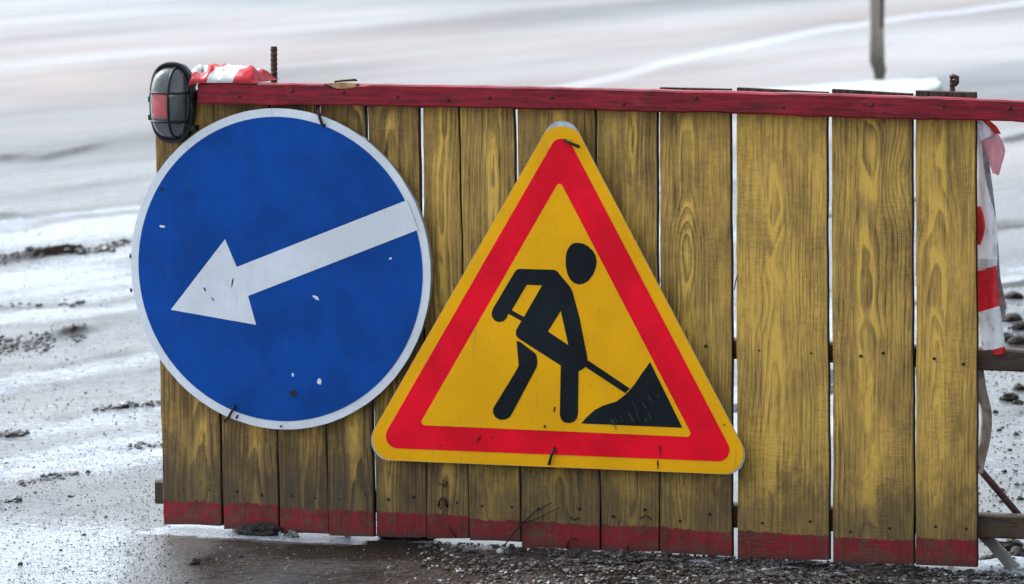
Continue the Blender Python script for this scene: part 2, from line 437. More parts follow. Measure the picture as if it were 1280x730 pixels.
# ================================================================== ground
def bump1(d, w): return np.exp(-(d / w) ** 2)
def build_ground():
    def axis(parts):
        out = []
        for a, b, st in parts: out += list(np.arange(a, b, st))
        return np.array(out)
    g = [4.6]
    while g[-1] < 700: g.append(g[-1] + max(0.06, (g[-1] - 4.5) * 0.35))
    xs = np.concatenate([-np.array(g[::-1]), np.arange(-4.55, 4.56, 0.026), np.array(g)])
    far = [40.0]
    while far[-1] < 900: far.append(far[-1] * 1.09)
    near = [12.9]
    while near[-1] > -700: near.append(near[-1] - max(0.05, (13.0 - near[-1]) * 0.35))
    ys = np.concatenate([np.array(near[::-1]), np.arange(12.92, 16.0, 0.011), np.arange(16.0, 24.0, 0.019), np.arange(24.0, 40.0, 0.05), np.array(far)])
    X, Y = np.meshgrid(xs, ys)
    # distance in front of (+) / behind (-) the barrier, position along it
    rx, ry = X - A0.x, Y - A0.y
    W = rx * NRM.x + ry * NRM.y
    U = rx * UX.x + ry * UX.y
    fade = np.clip((45 - np.abs(Y - 14)) / 20, 0, 1) * np.clip((12 - np.abs(X)) / 6, 0, 1)
    H = (fbm(X * 0.9, Y * 0.9, 3, 1) - 0.5) * 0.035
    H += (fbm(X * 6, Y * 6, 3, 4) - 0.5) * 0.010
    H += (fbm(X * 28, Y * 28, 2, 8) - 0.5) * 0.0045
    road = np.clip((Y - 23.5) / 3.0, 0, 1)                       # smoother carriageway further off
    H *= 1 - 0.72 * road
    slush = np.zeros_like(H); mud = np.zeros_like(H); rgh = np.full_like(H, 0.27); agg = np.full_like(H, 1.0)
    flat = np.exp(-(np.maximum(np.abs(W) - 0.10, 0) / 0.25) ** 2) * np.clip((U + 0.25) / 0.1, 0, 1)
    H *= 1 - 0.9 * flat
    # thin wet slush, partly painted sky reflection, streaked along the traffic (up to the right)
    ang = math.radians(60)
    Xs, Ys = X * math.cos(ang) + Y * math.sin(ang), -X * math.sin(ang) + Y * math.cos(ang)
    st = fbm(Xs * 0.45, Ys * 2.6, 5, 21)
    left = np.clip((Y - 14.6) / 0.8, 0, 1) * (1 - road)
    slush = np.maximum(slush, left * np.clip((st - 0.36) * 2.4, 0.30, 0.74))
    slush = np.maximum(slush, np.clip((14.9 - Y) / 0.6, 0, 1) * np.clip((-0.78 - X + 0.10 * (fbm(X * 6, Y * 4, 3, 131) - 0.5)) / 0.08, 0, 1) * 0.7)  # left foreground: sky mirrored in wet asphalt, painted as pale slush
    slush = np.maximum(slush, road * np.clip((fbm(Xs * 0.16, Ys * 0.8, 4, 33) - 0.44) * 1.6, 0.0, 0.26))
    # ridges of mud pushed up by wheels: photo polylines -> ground curves
    ridges = [  # (polyline px, height, half width m, darkness)
        ([(-80, 336), (20, 324), (60, 318), (110, 314), (165, 301), (260, 280)], 0.026, 0.10, 0.9),
        ([(-80, 390), (40, 384), (110, 381), (175, 373), (280, 352)], 0.010, 0.09, 0.45),
        ([(-90, 440), (-10, 438), (40, 432), (90, 420), (135, 413)], 0.016, 0.17, 0.75),
        ([(-80, 462), (60, 460), (120, 448), (200, 437)], 0.009, 0.07, 0.5),
        ([(-90, 478), (-10, 474), (30, 471)], 0.012, 0.06, 0.8),
        ([(40, 520), (90, 517), (130, 508), (205, 503), (280, 496)], 0.009, 0.06, 0.6),
        ([(-80, 545), (-10, 543), (36, 539)], 0.014, 0.05, 1.0),
        ([(10, 608), (40, 600), (70, 592), (112, 587)], 0.008, 0.07, 0.75),
        ([(140, 560), (170, 556), (206, 550)], 0.006, 0.07, 0.55),
        ([(-90, 634), (-10, 632), (26, 628)], 0.016, 0.035, 1.1),
        ([(-80, 283), (60, 270), (160, 256), (250, 240)], 0.012, 0.16, 0.45),
        ([(-60, 206), (60, 196), (150, 172), (240, 160)], 0.014, 0.28, 0.5),
        ([(1120, 250), (1240, 228), (1400, 210)], 0.012, 0.25, 0.6),
        ([(1100, 182), (1230, 176), (1400, 160)], 0.016, 0.35, 0.6),
    ]
    for pl, hh, hw, dk in ridges:
        g_ = np.array([ground_at(*p)[:2] for p in pl])
        o_ = np.argsort(g_[:, 0]); g_ = g_[o_]
        yc = np.interp(X, g_[:, 0], g_[:, 1]) + (fbm(X * 5, X * 0 + hh * 900, 3, 3) - 0.5) * hw * 1.6
        inside = np.clip((X - g_[0, 0]) / 0.08, 0, 1) * np.clip((g_[-1, 0] - X) / 0.08, 0, 1)
        amp = inside * np.clip(fbm(X * 4.5, Y * 1.2, 3, 12) * 2.2 - 0.45, 0.05, 1.3)
        d = Y - yc
        H += hh * amp * np.where(d < 0, bump1(d, hw * 0.45), bump1(d, hw * 1.2))
        mud = np.maximum(mud, dk * np.clip(amp, 0, 1) * bump1(d + hw * 0.35, hw * 0.85))
        slush *= 1 - 0.8 * inside * bump1(d, hw)
    # pale line across the carriageway
    for pl, hw, am in (([(640, 124), (780, 95), (900, 63), (1010, 40), (1280, 2), (1500, -30)], 0.36, 0.85),
                       ([(960, 84), (1060, 66), (1280, 36), (1500, 10)], 0.16, 0.4),
                       ([(-60, 68), (160, 62), (300, 70)], 0.55, 0.35),
                       ([(-60, 105), (80, 108), (190, 110)], 0.45, 0.3),
                       ([(405, 74), (425, 75), (445, 76)], 0.12, 1.0)):
        g_ = np.array([ground_at(*p)[:2] for p in pl])
        yc = np.interp(X, g_[:, 0], g_[:, 1]) + (fbm(X * 3, X * 0, 3, 5) - 0.5) * hw
        inside = np.clip((X - g_[0, 0]) / 0.1, 0, 1) * np.clip((g_[-1, 0] - X) / 0.1, 0, 1)
        slush = np.maximum(slush, am * inside * bump1(Y - yc, hw))
    # right of / behind the barrier: trampled slush with mud lumps
    rt = np.clip((U - 1.75) / 0.12, 0, 1) * np.clip((22 - Y) / 3.0, 0, 1) * np.clip((0.05 - W) / 0.1, 0, 1)
    slush = np.maximum(slush, rt * 0.62)
    H += rt * (fbm(X * 9, Y * 9, 3, 41) - 0.5) * 0.05
    mud = np.maximum(mud, rt * np.clip((fbm(X * 7, Y * 5, 4, 44) - 0.53) * 6, 0, 0.9) * np.clip((19.5 - Y) / 2, 0, 1))
    mud = np.maximum(mud, rt * np.clip((Y - 18.0) / 0.6, 0, 1) * np.clip((20.6 - Y) / 0.6, 0, 1) * (0.3 + 0.6 * fbm(X * 9, Y * 3, 3, 46)))
    # mud strip, darkened to paint in the boards' reflection, gravelly towards the right
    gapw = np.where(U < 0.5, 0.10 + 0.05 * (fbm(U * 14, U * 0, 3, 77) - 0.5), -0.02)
    slush = np.where((U > -0.02) & (U < 0.5) & (W < gapw) & (W > -0.3), np.maximum(slush, 0.8), slush)  # bright slush, also painting in the mirrored gap under the boards
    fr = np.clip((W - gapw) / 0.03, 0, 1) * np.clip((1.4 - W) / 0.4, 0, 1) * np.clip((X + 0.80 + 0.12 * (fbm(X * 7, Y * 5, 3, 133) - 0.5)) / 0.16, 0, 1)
    mud = np.maximum(mud, fr * (0.60 + 0.5 * (fbm(X * 6, Y * 3, 4, 79) - 0.5)))
    slush *= 1 - 0.9 * fr
    gr = fr * np.clip((U - 0.62) / 0.4, 0, 1)
    H += gr * (fbm(X * 40, Y * 40, 2, 51) - 0.4) * 0.012
    slush = np.maximum(slush, gr * np.clip((fbm(U * 7, W * 22, 3, 141) - 0.60) * 9, 0, 0.8) * np.clip((0.25 - W) / 0.1, 0, 1))
    mud = np.where(slush > 0.3, mud * (1 - gr), mud)
    rgh += 0.12 * fr
    rgh += 0.10 * road
    stk = fbm(Xs * 0.35, Ys * 1.8, 5, 91) * (1 - road) + road * fbm(Xs * 0.2, Ys * 1.2, 5, 93); stk2 = fbm(Xs * 0.5, Ys * 5.0, 4, 95)
    rgh += (stk - 0.5) * (0.6 + 0.1 * road) + (stk2 - 0.5) * (0.3 - 0.2 * road)
    slush = np.maximum(slush, np.clip((stk2 - 0.56) * 3, 0, 0.5) * np.clip((Y - 15) / 2, 0, 1) * (1 - road))
    mud = np.maximum(mud, np.clip((fbm(Xs * 0.45, Ys * 4.0, 5, 99) - 0.57) * 4.0, 0, 0.6) * (1 - 0.75 * road) * np.clip((Y - 15.2) / 1.0, 0, 1))
    agg *= 1 - 0.5 * road
    agg *= 1 - 0.65 * fr * (1 - gr)
    tan = road * np.clip((fbm(Xs * 0.2, Ys * 0.9, 4, 121) - 0.42) * 3.0, 0, 0.9)
    gc = ground_at(70, 98)
    tan = np.maximum(tan, 1.0 * np.exp(-((X - gc.x) / 0.7) ** 2 - ((Y - gc.y) / 2.2) ** 2))
    H *= np.maximum(fade, 0.0)
    nx, ny = len(xs), len(ys)
    co = np.stack([X, Y, H], -1).reshape(-1, 3)
    i = np.arange(nx * ny).reshape(ny, nx)
    q = np.stack([i[:-1, :-1], i[:-1, 1:], i[1:, 1:], i[1:, :-1]], -1).reshape(-1, 4)
    me = bpy.data.meshes.new('ground')
    me.vertices.add(len(co)); me.vertices.foreach_set('co', co.ravel())
    me.loops.add(q.size); me.loops.foreach_set('vertex_index', q.ravel().astype(np.int32))
    me.polygons.add(len(q)); me.polygons.foreach_set('loop_start', np.arange(0, q.size, 4, dtype=np.int32))
    me.update(calc_edges=True)
    me.polygons.foreach_set('use_smooth', np.ones(len(q), bool))
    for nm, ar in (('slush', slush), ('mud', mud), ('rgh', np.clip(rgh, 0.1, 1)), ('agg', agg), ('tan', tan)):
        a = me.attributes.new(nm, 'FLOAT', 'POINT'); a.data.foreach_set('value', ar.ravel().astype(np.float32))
    me.materials.append(M['ground'])
    o = bpy.data.objects.new('ground', me); C.objects.link(o); o['kind'] = 'structure'
    return xs, ys, H
GX, GY, GH = build_ground()
def gz(x, y):
    i = min(max(int(np.searchsorted(GX, x)), 1), len(GX) - 1); j = min(max(int(np.searchsorted(GY, y)), 1), len(GY) - 1)
    return float(GH[j, i])

# ================================================================== barrier
bar = root('wooden_barrier', 'yellow painted board barrier with crimson top rail and red painted foot, carrying both signs', 'barrier', **BR)
TOPX = [193, 267, 340.5, 399.5, 460, 528, 574.5, 646.5, 746.5, 824.5, 920.5, 1039, 1144.5]
TOPX2 = [265.5, 335.5, 395.5, 455.5, 523, 572, 641, 742.5, 820.5, 912.5, 1033, 1138.5, 1218.5]
BOTX = [204.5, 279.8, 350.3, 411.7, 470.3, 534.6, 587.7, 651.8, 751, 825, 922, 1041.5, 1145]
BOTX2 = [277.5, 348, 411, 468, 533.8, 586.8, 650.2, 749.4, 823.6, 914.5, 1036.2, 1142.2, 1221]
BOTY = [(655, 657), (661, 661), (666, 667), (669, 671), (671, 672), (673, 673), (675, 677), (683, 688), (689, 690), (691, 696), (698, 700), (704, 705.5), (706, 709)]
BAND = [627, 630, 636, 638.5, 640.5, 643.5, 650, 654, 657, 662, 666.5, 673, 673.5]
TOPY = [112, 110, 109, 109, 110, 111, 112, 113, 114, 110, 112, 114, 114]
WORN = [0.50, 0.60, 0.66, 0.60, 0.46, 0.27, 0.27, 0.35, 0.34, 0.22, 0.06, 0.20, 0.14]
TH = 0.018
nail_me = None
def make_nail(parent, u, v, w=0.0):
    global nail_me
    if nail_me is None:
        vs_, n = [], 8
        for (rr, ww) in ((0.0034, -0.001), (0.0034, 0.0012), (0.0018, 0.0022)):
            vs_ += [(rr * math.cos(2 * math.pi * k / n), -ww, rr * math.sin(2 * math.pi * k / n)) for k in range(n)]
        fs = [(i * n + k, i * n + (k + 1) % n, (i + 1) * n + (k + 1) % n, (i + 1) * n + k) for i in (0, 1) for k in range(n)] + [tuple(range(n)), tuple(2 * n + k for k in range(n))]
        o = link('nail', vs_, fs, M['nail']); nail_me = o.data
    else:
        o = bpy.data.objects.new('nail', nail_me); C.objects.link(o)
    o.parent = parent; o.location = (u, -w, v)
planks = []
for i in range(13):
    by0, by1 = BOTY[i]
    a0, a1 = on_plane(TOPX[i], 145), on_plane(TOPX2[i], 145)
    b0, b1 = on_plane(BOTX[i], by0), on_plane(BOTX2[i], by1)
    vt = on_plane((TOPX[i] + TOPX2[i]) / 2, TOPY[i], -TH * 0.5)[1]
    tl = 0.006 * (random.random() - 0.5)
    uc = (b0[0] + b1[0]) / 2; vb = min(b0[1], b1[1])
    rd = random.Random(100 + i); ph = [rd.uniform(0, 6.28) for _ in range(6)]
    secs = []; NS = 40
    for k in range(NS + 1):
        f = k / NS
        v0 = b0[1] * (1 - f) + (vt - tl) * f; v1 = b1[1] * (1 - f) + (vt + tl) * f
        def eu(b, a, v):
            t = (v - b[1]) / (a[1] - b[1]); return b[0] + (a[0] - b[0]) * t
        wob = lambda s: 0.0007 * math.sin(f * 9 + ph[s]) + 0.0005 * math.sin(f * 31 + ph[s + 1]) + rd.uniform(-0.0004, 0.0004)
        ul, ur = eu(b0, a0, v0) + wob(0), eu(b1, a1, v1) + wob(2)
        bow = 0.0018 * math.sin(f * 3.1 + ph[4]) * (1 if i % 2 else -1)
        ch = 0.0016
        ring = [(ul + ch, -TH), (ur - ch, -TH), (ur, -TH + ch), (ur, -ch), (ur - ch, 0), (ur * 0.25 + ul * 0.75, 0.0004), (ul + ch, 0), (ul, -ch), (ul, -TH + ch)]
        ring = ring[:5] + [((ul + ur) / 2, 0.0006)] + ring[6:]
        jag = (rd.uniform(-0.0012, 0.0012) if k in (0, NS) else 0)
        secs.append([L(u - uc, w + bow, v0 + (v1 - v0) * (u - ul) / (ur - ul) - vb + jag * math.sin(u * 700)) for u, w in ring])
    pk = sweep('plank', secs, M['wood'], bar, loc=L(uc, 0, vb))
    pk.data.materials.append(M['sawn'])
    for pf in pk.data.polygons:
        if abs(pf.normal.x) > 0.85 or abs(pf.normal.z) > 0.8: pf.material_index = 1
    pk['band'] = on_plane((BOTX[i] + BOTX2[i]) / 2, BAND[i])[1] - vb
    pk['worn'] = WORN[i]
    pk['bare'] = on_plane(TOPX[i] + 30, 124, 0)[1] - vb
    planks.append((pk, uc, vb))
    wd = BOTX2[i] - BOTX[i]
    for fx, dy in ((0.28, -14), (0.76, -17)):
        px = BOTX[i] + wd * (fx + rd.uniform(-0.08, 0.08)); py = BAND[i] + dy + rd.uniform(-4, 6)
        u, v = on_plane(px, py)
        make_nail(pk, u - uc, v - vb, 0.0003)
    mid = 415 + (BOTX[i] - 200) * 0.035
    if i > 8:
        for fx in (0.3, 0.72):
            u, v = on_plane(BOTX[i] - 1 + wd * (fx + rd.uniform(-0.1, 0.1)), mid + rd.uniform(-6, 8)); make_nail(pk, u - uc, v - vb, 0.0003)

# crimson rail nailed over the heads of the boards
RT = [(247, 104.5), (300, 104), (400, 104.5), (500, 106), (640, 108), (744, 111), (914, 114.5), (1035, 117.5), (1141, 121), (1219, 124), (1280, 126.5), (1420, 132)]
RB = [(247, 130.5), (400, 131.5), (525, 134), (643, 136), (822, 140), (914, 142), (1035, 147), (1141, 149.5), (1219, 151), (1280, 153), (1420, 158)]
RW = 0.040
secs = []; rd = random.Random(5)
for k in range(61):
    px = 247 + (1420 - 247) * k / 60
    ut, vt = on_plane(px, lerp_list(RT, px), RW); ub, vb = on_plane(px, lerp_list(RB, px), RW)
    u = (ut + ub) / 2
    j = lambda s=0.0012: rd.uniform(-s, s)
    c = 0.0035
    dip = 0.0
    if 404 < px < 446: dip = 0.011 * math.sin((px - 404) / 42 * math.pi)
    w0, w1 = 0.002, RW + 0.002 * math.sin(k * 0.7) + j(0.0006)
    v0, v1 = vb + j(), vt + j(0.0009)
    secs.append([L(u, w0, v0 + c), L(u, w0 + c, v0), L(u, w1 - c, v0), L(u, w1, v0 + c), L(u, w1, v1 - c - dip), L(u, w1 - c - dip * 0.7, v1), L(u, w0 + c, v1), L(u, w0, v1 - c)])
rail = sweep('top_rail', secs, M['rail'], bar)
for px in (300, 365, 430, 497, 560, 612, 690, 780, 870, 980, 1090, 1180, 1262):
    u, v = on_plane(px, (lerp_list(RT, px) + lerp_list(RB, px)) / 2 + random.uniform(-5, 5), RW)
    make_nail(rail, u, v, RW + 0.0015)
# split corner of the rail: bare wood and a lifted splinter
def pp(pts, w): return [on_plane(x, y, w) for x, y in pts]
prism('bare_split', pp([(404, 104.5), (412, 107), (420, 110.5), (430, 111), (438, 109.5), (445, 108.5), (447, 104.5), (436, 103.6), (420, 103.2)], RW), RW - 0.012, RW + 0.0012, M['chip'], bar)
sweep('splinter', [[P(x, y0, w), P(x, y1, w), P(x, y1, w - 0.006), P(x, y0, w - 0.006)] for x, y0, y1, w in ((418, 101.0, 103.2, .03), (430, 99.6, 102.2, .032), (440, 98.9, 101.6, .033), (443, 98.2, 101.4, .034), (447, 100.1, 101.6, .034))], M['nail'], bar)
# rear rails, posts, feet and the open frame that runs on past the boards
timber('rail', P(198, 614, -0.045), P(1425, 664, -0.045), 0.050, 0.040, M['raw'], bar, 30, 0.0016, 1)
timber('rail', P(230, 407, -0.045), P(1425, 456, -0.045), 0.044, 0.040, M['raw'], bar, 30, 0.0016, 2)
timber('rail', P(230, 121, -0.045), P(1425, 140, -0.045), 0.030, 0.036, M['raw'], bar, 30, 0.0016, 3)
for px in (306, 1000, 1415):
    gy = 661 + (px - 205) * 0.0521
    timber('post', P(px, gy + 1, -0.088), P(px - 4, gy - 556, -0.088), 0.045, 0.040, M['raw'], bar, 16, 0.0015, px)
def foot(px, w, r0, r1, top):
    gy = 661 + (px - 205) * 0.0521
    u, _ = on_plane(px, gy, w)
    tube('foot', [L(u, w, -0.004), L(u + 0.002, w, 0.015), L(u + 0.001, w, top)], [r0, r1, r1 * 0.95], M['raw'], bar, 10)
foot(434, -0.05, 0.008, 0.0075, 0.075)
foot(360, -0.05, 0.012, 0.011, 0.075)
foot(760, -0.05, 0.014, 0.013, 0.075)
tube('brace', [P(1214, 574, -0.075), P(1250, 616, -0.075), P(1287, 660, -0.075)], 0.0075, M['rust'], bar, 8)
timber('prop', P(1226, 664, -0.068), P(1277, 720, -0.068), 0.024, 0.016, M['pale'], bar, 10, 0.0015, 9)
timber('prop', P(1405, 480, -0.115), L(on_plane(1405, 720, -0.1)[0], -0.62, 0.0), 0.04, 0.03, M['raw'], bar, 10, 0.0015, 10)
timber('prop', P(320, 420, -0.115), L(on_plane(320, 668, -0.1)[0], -0.62, 0.0), 0.04, 0.03, M['raw'], bar, 10, 0.0015, 11)
# bent ends of fixing wire sticking out of the boards
def wire(parent, pts, r=0.0022, w=0.004):
    return tube('tie_wire', [P(x, y, w + (q[0] if q else 0)) for x, y, *q in pts], r, M['wire'], parent, 6)
wire(bar, [(548, 633), (549, 627, .006), (553, 621.5, .009), (557, 625, .008), (559, 634)], 0.0022, 0.002)
wire(bar, [(548, 604), (556, 607, .004), (559, 602)], 0.0016, 0.002)
wire(bar, [(712, 646), (718, 650, .006), (724, 647, .005)], 0.0016, 0.002)
wire(bar, [(800, 648), (808, 644, .006), (815, 650, .005)], 0.0014, 0.002)
wire(bar, [(918, 362, -.02), (919.5, 352, .004), (922, 343, .006)], 0.0012, 0.002)
wire(bar, [(560, 655), (564, 664, .005), (570, 671, .004)], 0.0014, 0.002)
wire(bar, [(709, 686), (710, 677, .005), (714, 673, .007), (722, 674, .006)], 0.0016, 0.002)
wire(bar, [(785, 690), (784.5, 683, .003), (785, 677, .002)], 0.0014, 0.002)
# dry twig leaning on the boards
tw = root('dry_twig', 'thin dark dry twig leaning on the red painted foot below the triangular sign', 'twig', **BR)
tube('stem', [P(630, 683, .03), P(640, 668, .012), P(652, 655, .008), P(668, 640, .006), (P(690, 628, .005))], [.0018, .0018, .0015, .0012, .0007], M['clod'], tw, 6)
tube('twig', [P(652, 655, .008), P(672, 648, .008), P(700, 634, .006)], [.0012, .001, .0006], M['clod'], tw, 6)

# ================================================================== round sign
WS = 0.034
rs = root('round_sign', 'round blue sign with white arrow pointing down to the left', 'sign', **BR)
cu, cv = on_plane(349.3, 336.5, WS)
RAD = (on_plane(349.3, 136, WS)[1] - on_plane(349.3, 537.2, WS)[1]) / 2
RADU = (on_plane(536.5, 330, WS)[0] - on_plane(162, 330, WS)[0]) / 2
print('SIGN radius v,u', RAD, RADU, 'yaw', math.degrees(YAW), 'barrier from cam', A0.length, A1.length)
def ell(f, n=160, jit=0.0):
    return [(cu + (RADU * f + random.uniform(-jit, jit)) * math.cos(2 * math.pi * k / n), cv + (RAD * f + random.uniform(-jit, jit)) * math.sin(2 * math.pi * k / n)) for k in range(n)]
def ell_w(d, n=160):
    return [(cu + (RADU - d) * math.cos(2 * math.pi * k / n), cv + (RAD - d) * math.sin(2 * math.pi * k / n)) for k in range(n)]
prism('plate', ell(1.0, jit=0.0004), WS - 0.0022, WS, M['white'], rs)
# folded rim behind the face
prism('rim', ell_w(0.003), WS - 0.022, WS - 0.0026, M['zinc'], rs, holes=[ell_w(0.006)])
BORDER = 0.0185
prism('blue_field', ell_w(BORDER), WS + 0.0002, WS + 0.0010, M['blue'], rs)
ar = pp([(213.5, 387.2), (281.2, 299), (295.8, 333.8), (506, 251.5), (521.5, 287.5), (310, 370), (320, 406)], WS + 0.0018)
# carry the shaft onto the white rim
def on_rim(p, d):
    a, b = p; x, y = a - cu, b - cv
    k = ((RAD - BORDER * 0.55) / math.hypot(x, y)); return (cu + x * k, cv + y * k)
ar[3], ar[4] = on_rim(ar[3], 0), on_rim(ar[4], 0)
prism('arrow', ar, WS + 0.0012, WS + 0.0018, M['white'], rs)
def blob(cx, cy, rx, ry, n=9, seed=0, ang=0.0):
    r_ = random.Random(seed); out = []
    for k in range(n):
        t = 2 * math.pi * k / n; m = r_.uniform(0.6, 1.15); x, y = rx * m * math.cos(t), ry * m * math.sin(t)
        out.append((cx + x * math.cos(ang) - y * math.sin(ang), cy + x * math.sin(ang) + y * math.cos(ang)))
    return out
for k, (x, y, rx, ry, an) in enumerate(((202.5, 283, 4, 1.8, 0.05), (395, 372, 6, 2.0, 0.5), (399, 477, 2.6, 5, 0.2), (488, 323, 2.4, 1.6, 0), (366, 469, 1.8, 2.6, 0))):
    prism('paint_chip', pp(blob(x, y, rx, ry, 9, k, an), WS + 0.0012), WS + 0.0011, WS + 0.0014, M['white'], rs)
for k, (x, y, rx, ry, an) in enumerate(((256, 362, 1.2, 3.2, -0.5), (266, 374, 1.2, 3.0, -0.7), (290.5, 353, 1.1, 7, 0.15), (163.8, 363, 1.4, 3, 0), (162.6, 320, 1.0, 3, 0), (202, 237, 2.2, 2.4, 0), (367, 491, 5, 3.6, 0.3), (351, 533, 1.6, 1.4, 0), (296, 521, 1.4, 3.6, 0.5))):
    prism('scuff', pp(blob(x, y, rx, ry, 9, 30 + k, an), WS + 0.0021), WS + 0.0002, WS + 0.0022, M['wire'], rs)
wire(rs, [(398, 128, -.02), (398, 140, .002), (400, 148, .004), (403, 156, .004), (407, 157, .003)], 0.0036, WS + 0.003)
wire(rs, [(281, 527, -.02), (286, 521, .003), (292, 510, .004), (293.5, 506, .001)], 0.0032, WS + 0.003)

# ================================================================== triangular sign
WT = 0.036
ts = root('triangular_sign', 'yellow triangular road works sign with red border and black digging figure', 'sign', **BR)
def isect(l1, l2):
    (a, b), (c, d) = l1, l2
    A_ = Vector((b[0] - a[0], b[1] - a[1])); B_ = Vector((d[0] - c[0], d[1] - c[1]))
    den = A_.x * B_.y - A_.y * B_.x
    t = ((c[0] - a[0]) * B_.y - (c[1] - a[1]) * B_.x) / den
    return (a[0] + A_.x * t, a[1] + A_.y * t)
def offs(tri, d):
    n = len(tri); ln = []
    for k in range(n):
        a, b = tri[k], tri[(k + 1) % n]
        e = Vector((b[0] - a[0], b[1] - a[1])).normalized(); nn = Vector((-e.y, e.x)) * d
        ln.append(((a[0] + nn.x, a[1] + nn.y), (b[0] + nn.x, b[1] + nn.y)))
    return [isect(ln[k - 1], ln[k]) for k in range(n)]
def rounded(tri, r, seg=10):
    out = []; n = len(tri)
    for k in range(n):
        p, a, b = Vector(tri[k]), Vector(tri[k - 1]), Vector(tri[(k + 1) % n])
        d1, d2 = (a - p).normalized(), (b - p).normalized()
        half = d1.angle(d2) / 2; tl = r / math.tan(half)
        c = p + (d1 + d2).normalized() * (r / math.sin(half))
        s, e = p + d1 * tl - c, p + d2 * tl - c
        a0 = math.atan2(s.y, s.x); a1 = math.atan2(e.y, e.x); da = (a1 - a0 + math.pi) % (2 * math.pi) - math.pi
        for i in range(seg + 1):
            t = a0 + da * i / seg; out.append((c.x + r * math.cos(t), c.y + r * math.sin(t)))
    return out
lL, lB, lR = pp([(672.9, 179.4), (469, 534)], WT), pp([(486, 575.6), (905, 592.9)], WT), pp([(921.6, 544), (773, 260)], WT)
tri = [isect(lL, lR), isect(lL, lB), isect(lB, lR)]      # apex, left, right: counter-clockwise seen from the front
def dist(a, b): return math.hypot(a[0] - b[0], a[1] - b[1])
print('TRI sides', dist(tri[0], tri[1]), dist(tri[1], tri[2]), dist(tri[2], tri[0]))
prism('plate', rounded(tri, 0.043), WT - 0.002, WT, M['zinc'], ts)
yo = offs(tri, 0.0006)
ycut = rounded(yo, 0.046)
# the sheeting has worn off at the very tip
tipv = max(p[1] for p in ycut)
ycut = [(a, b - max(0.0, (b - (tipv - 0.022)) * 0.34)) for a, b in ycut]
prism('yellow_sheet', ycut, WT + 0.0002, WT + 0.0009, M['yellow'], ts)
prism('red_border', rounded(offs(tri, 0.0275), 0.026), WT + 0.0011, WT + 0.0017, M['red'], ts)
itr = pp([(700, 225.5), (524.5, 531.2), (866.5, 546.2)], WT)
prism('yellow_panel', rounded(itr, 0.0075, 6), WT + 0.0019, WT + 0.0025, M['yellow'], ts)
def zz(pts): return pp([(600 + x / 2.607, 280 + y / 2.607) for x, y in pts], WT + 0.0033)
WK0, WK1 = WT + 0.0027, WT + 0.0033
prism('figure_head', zz([(315, 61), (333, 63), (350, 71), (366, 86), (376, 102), (380, 122), (377, 143), (368, 165), (354, 184), (338, 194), (322, 197), (306, 192), (293, 180), (284, 160), (279, 135), (279, 110), (283, 88), (293, 70), (303, 63)]), WK0, WK1, M['black'], ts)
body = zz([(128, 146), (240, 149), (250, 153), (294, 206), (301, 220), (324, 305), (349, 432), (350, 452), (343, 466), (332, 474), (321, 479), (319, 618), (315, 634), (305, 645), (290, 649), (274, 646), (264, 636), (260, 620), (263, 461), (124, 372), (117, 362), (117, 348), (124, 334), (135, 316), (92, 292), (86, 306), (76, 317), (62, 320), (48, 315), (39, 302), (38, 288), (43, 274), (112, 158), (119, 149)])
hole1 = zz([(152, 198), (202, 200), (143, 303), (103, 281)])
hole2 = zz([(263, 283), (288, 395), (221, 350)])
prism('figure_body', body, WK0, WK1, M['black'], ts, holes=[hole1, hole2])
prism('figure_leg', zz([(119, 381), (130, 384), (178, 420), (184, 428), (187, 450), (184, 467), (106, 614), (97, 629), (82, 637), (65, 638), (50, 630), (42, 615), (43, 600), (121, 472), (126, 460)]), WK0, WK1, M['black'], ts)
prism('shovel_handle', zz([(351, 444), (488, 536), (473, 551), (344, 466)]), WK0, WK1, M['black'], ts)
prism('soil_heap', zz([(330, 650), (347, 630), (372, 607), (400, 592), (445, 578), (473, 556), (490, 539), (505, 520), (525, 490), (554, 450), (659, 664)]), WK0, WK1, M['black'], ts)
for k, (x, y, rx, ry, an) in enumerate(((598, 549, 1.0, 5, 0.5), (825, 562, 0.8, 8, 0.0), (822, 580, 0.8, 6, 0), (550.5, 557, 1.2, 1.0, 0), (693, 512, 1.1, 4, 0.2), (615, 547, 1, 1, 0), (905, 531, 1.4, .7, 0), (681, 533, 1.6, 2, 0))):
    prism('scuff', pp(blob(x, y, rx, ry, 9, 60 + k, an), WT + 0.003), WT + 0.0004, WT + 0.0031, M['wire'], ts)
rd = random.Random(44)
for k in range(16):
    x = rd.uniform(762, 832); y = rd.uniform(480, 524)
    if y < 528 - (x - 745) * 0.72 and x < 815: y = min(524, 530 - (x - 745) * 0.5 + rd.uniform(4, 14))
    if x > 815: y = rd.uniform(488, 520)
    if x > 812 + (y - 455) * .45: continue
    l = rd.uniform(5, 14)
    prism('scratch', pp([(x, y), (x + l * .55, y + l), (x + l * .55 + .5, y + l - .2), (x + .6, y - .2)], WK1 + .0005), WK1 + .0001, WK1 + .0005, M['scratch'], ts)
wire(ts, [(705, 175, -.004), (707, 176, .004), (714, 179.5, .005), (723, 183, .002), (724, 184, -.004)], 0.0034, WT + 0.003)
wire(ts, [(685, 585, -.03), (686.5, 579, .002), (689, 570, .005), (692.5, 561, .003), (693, 560, -.002)], 0.0034, WT + 0.003)

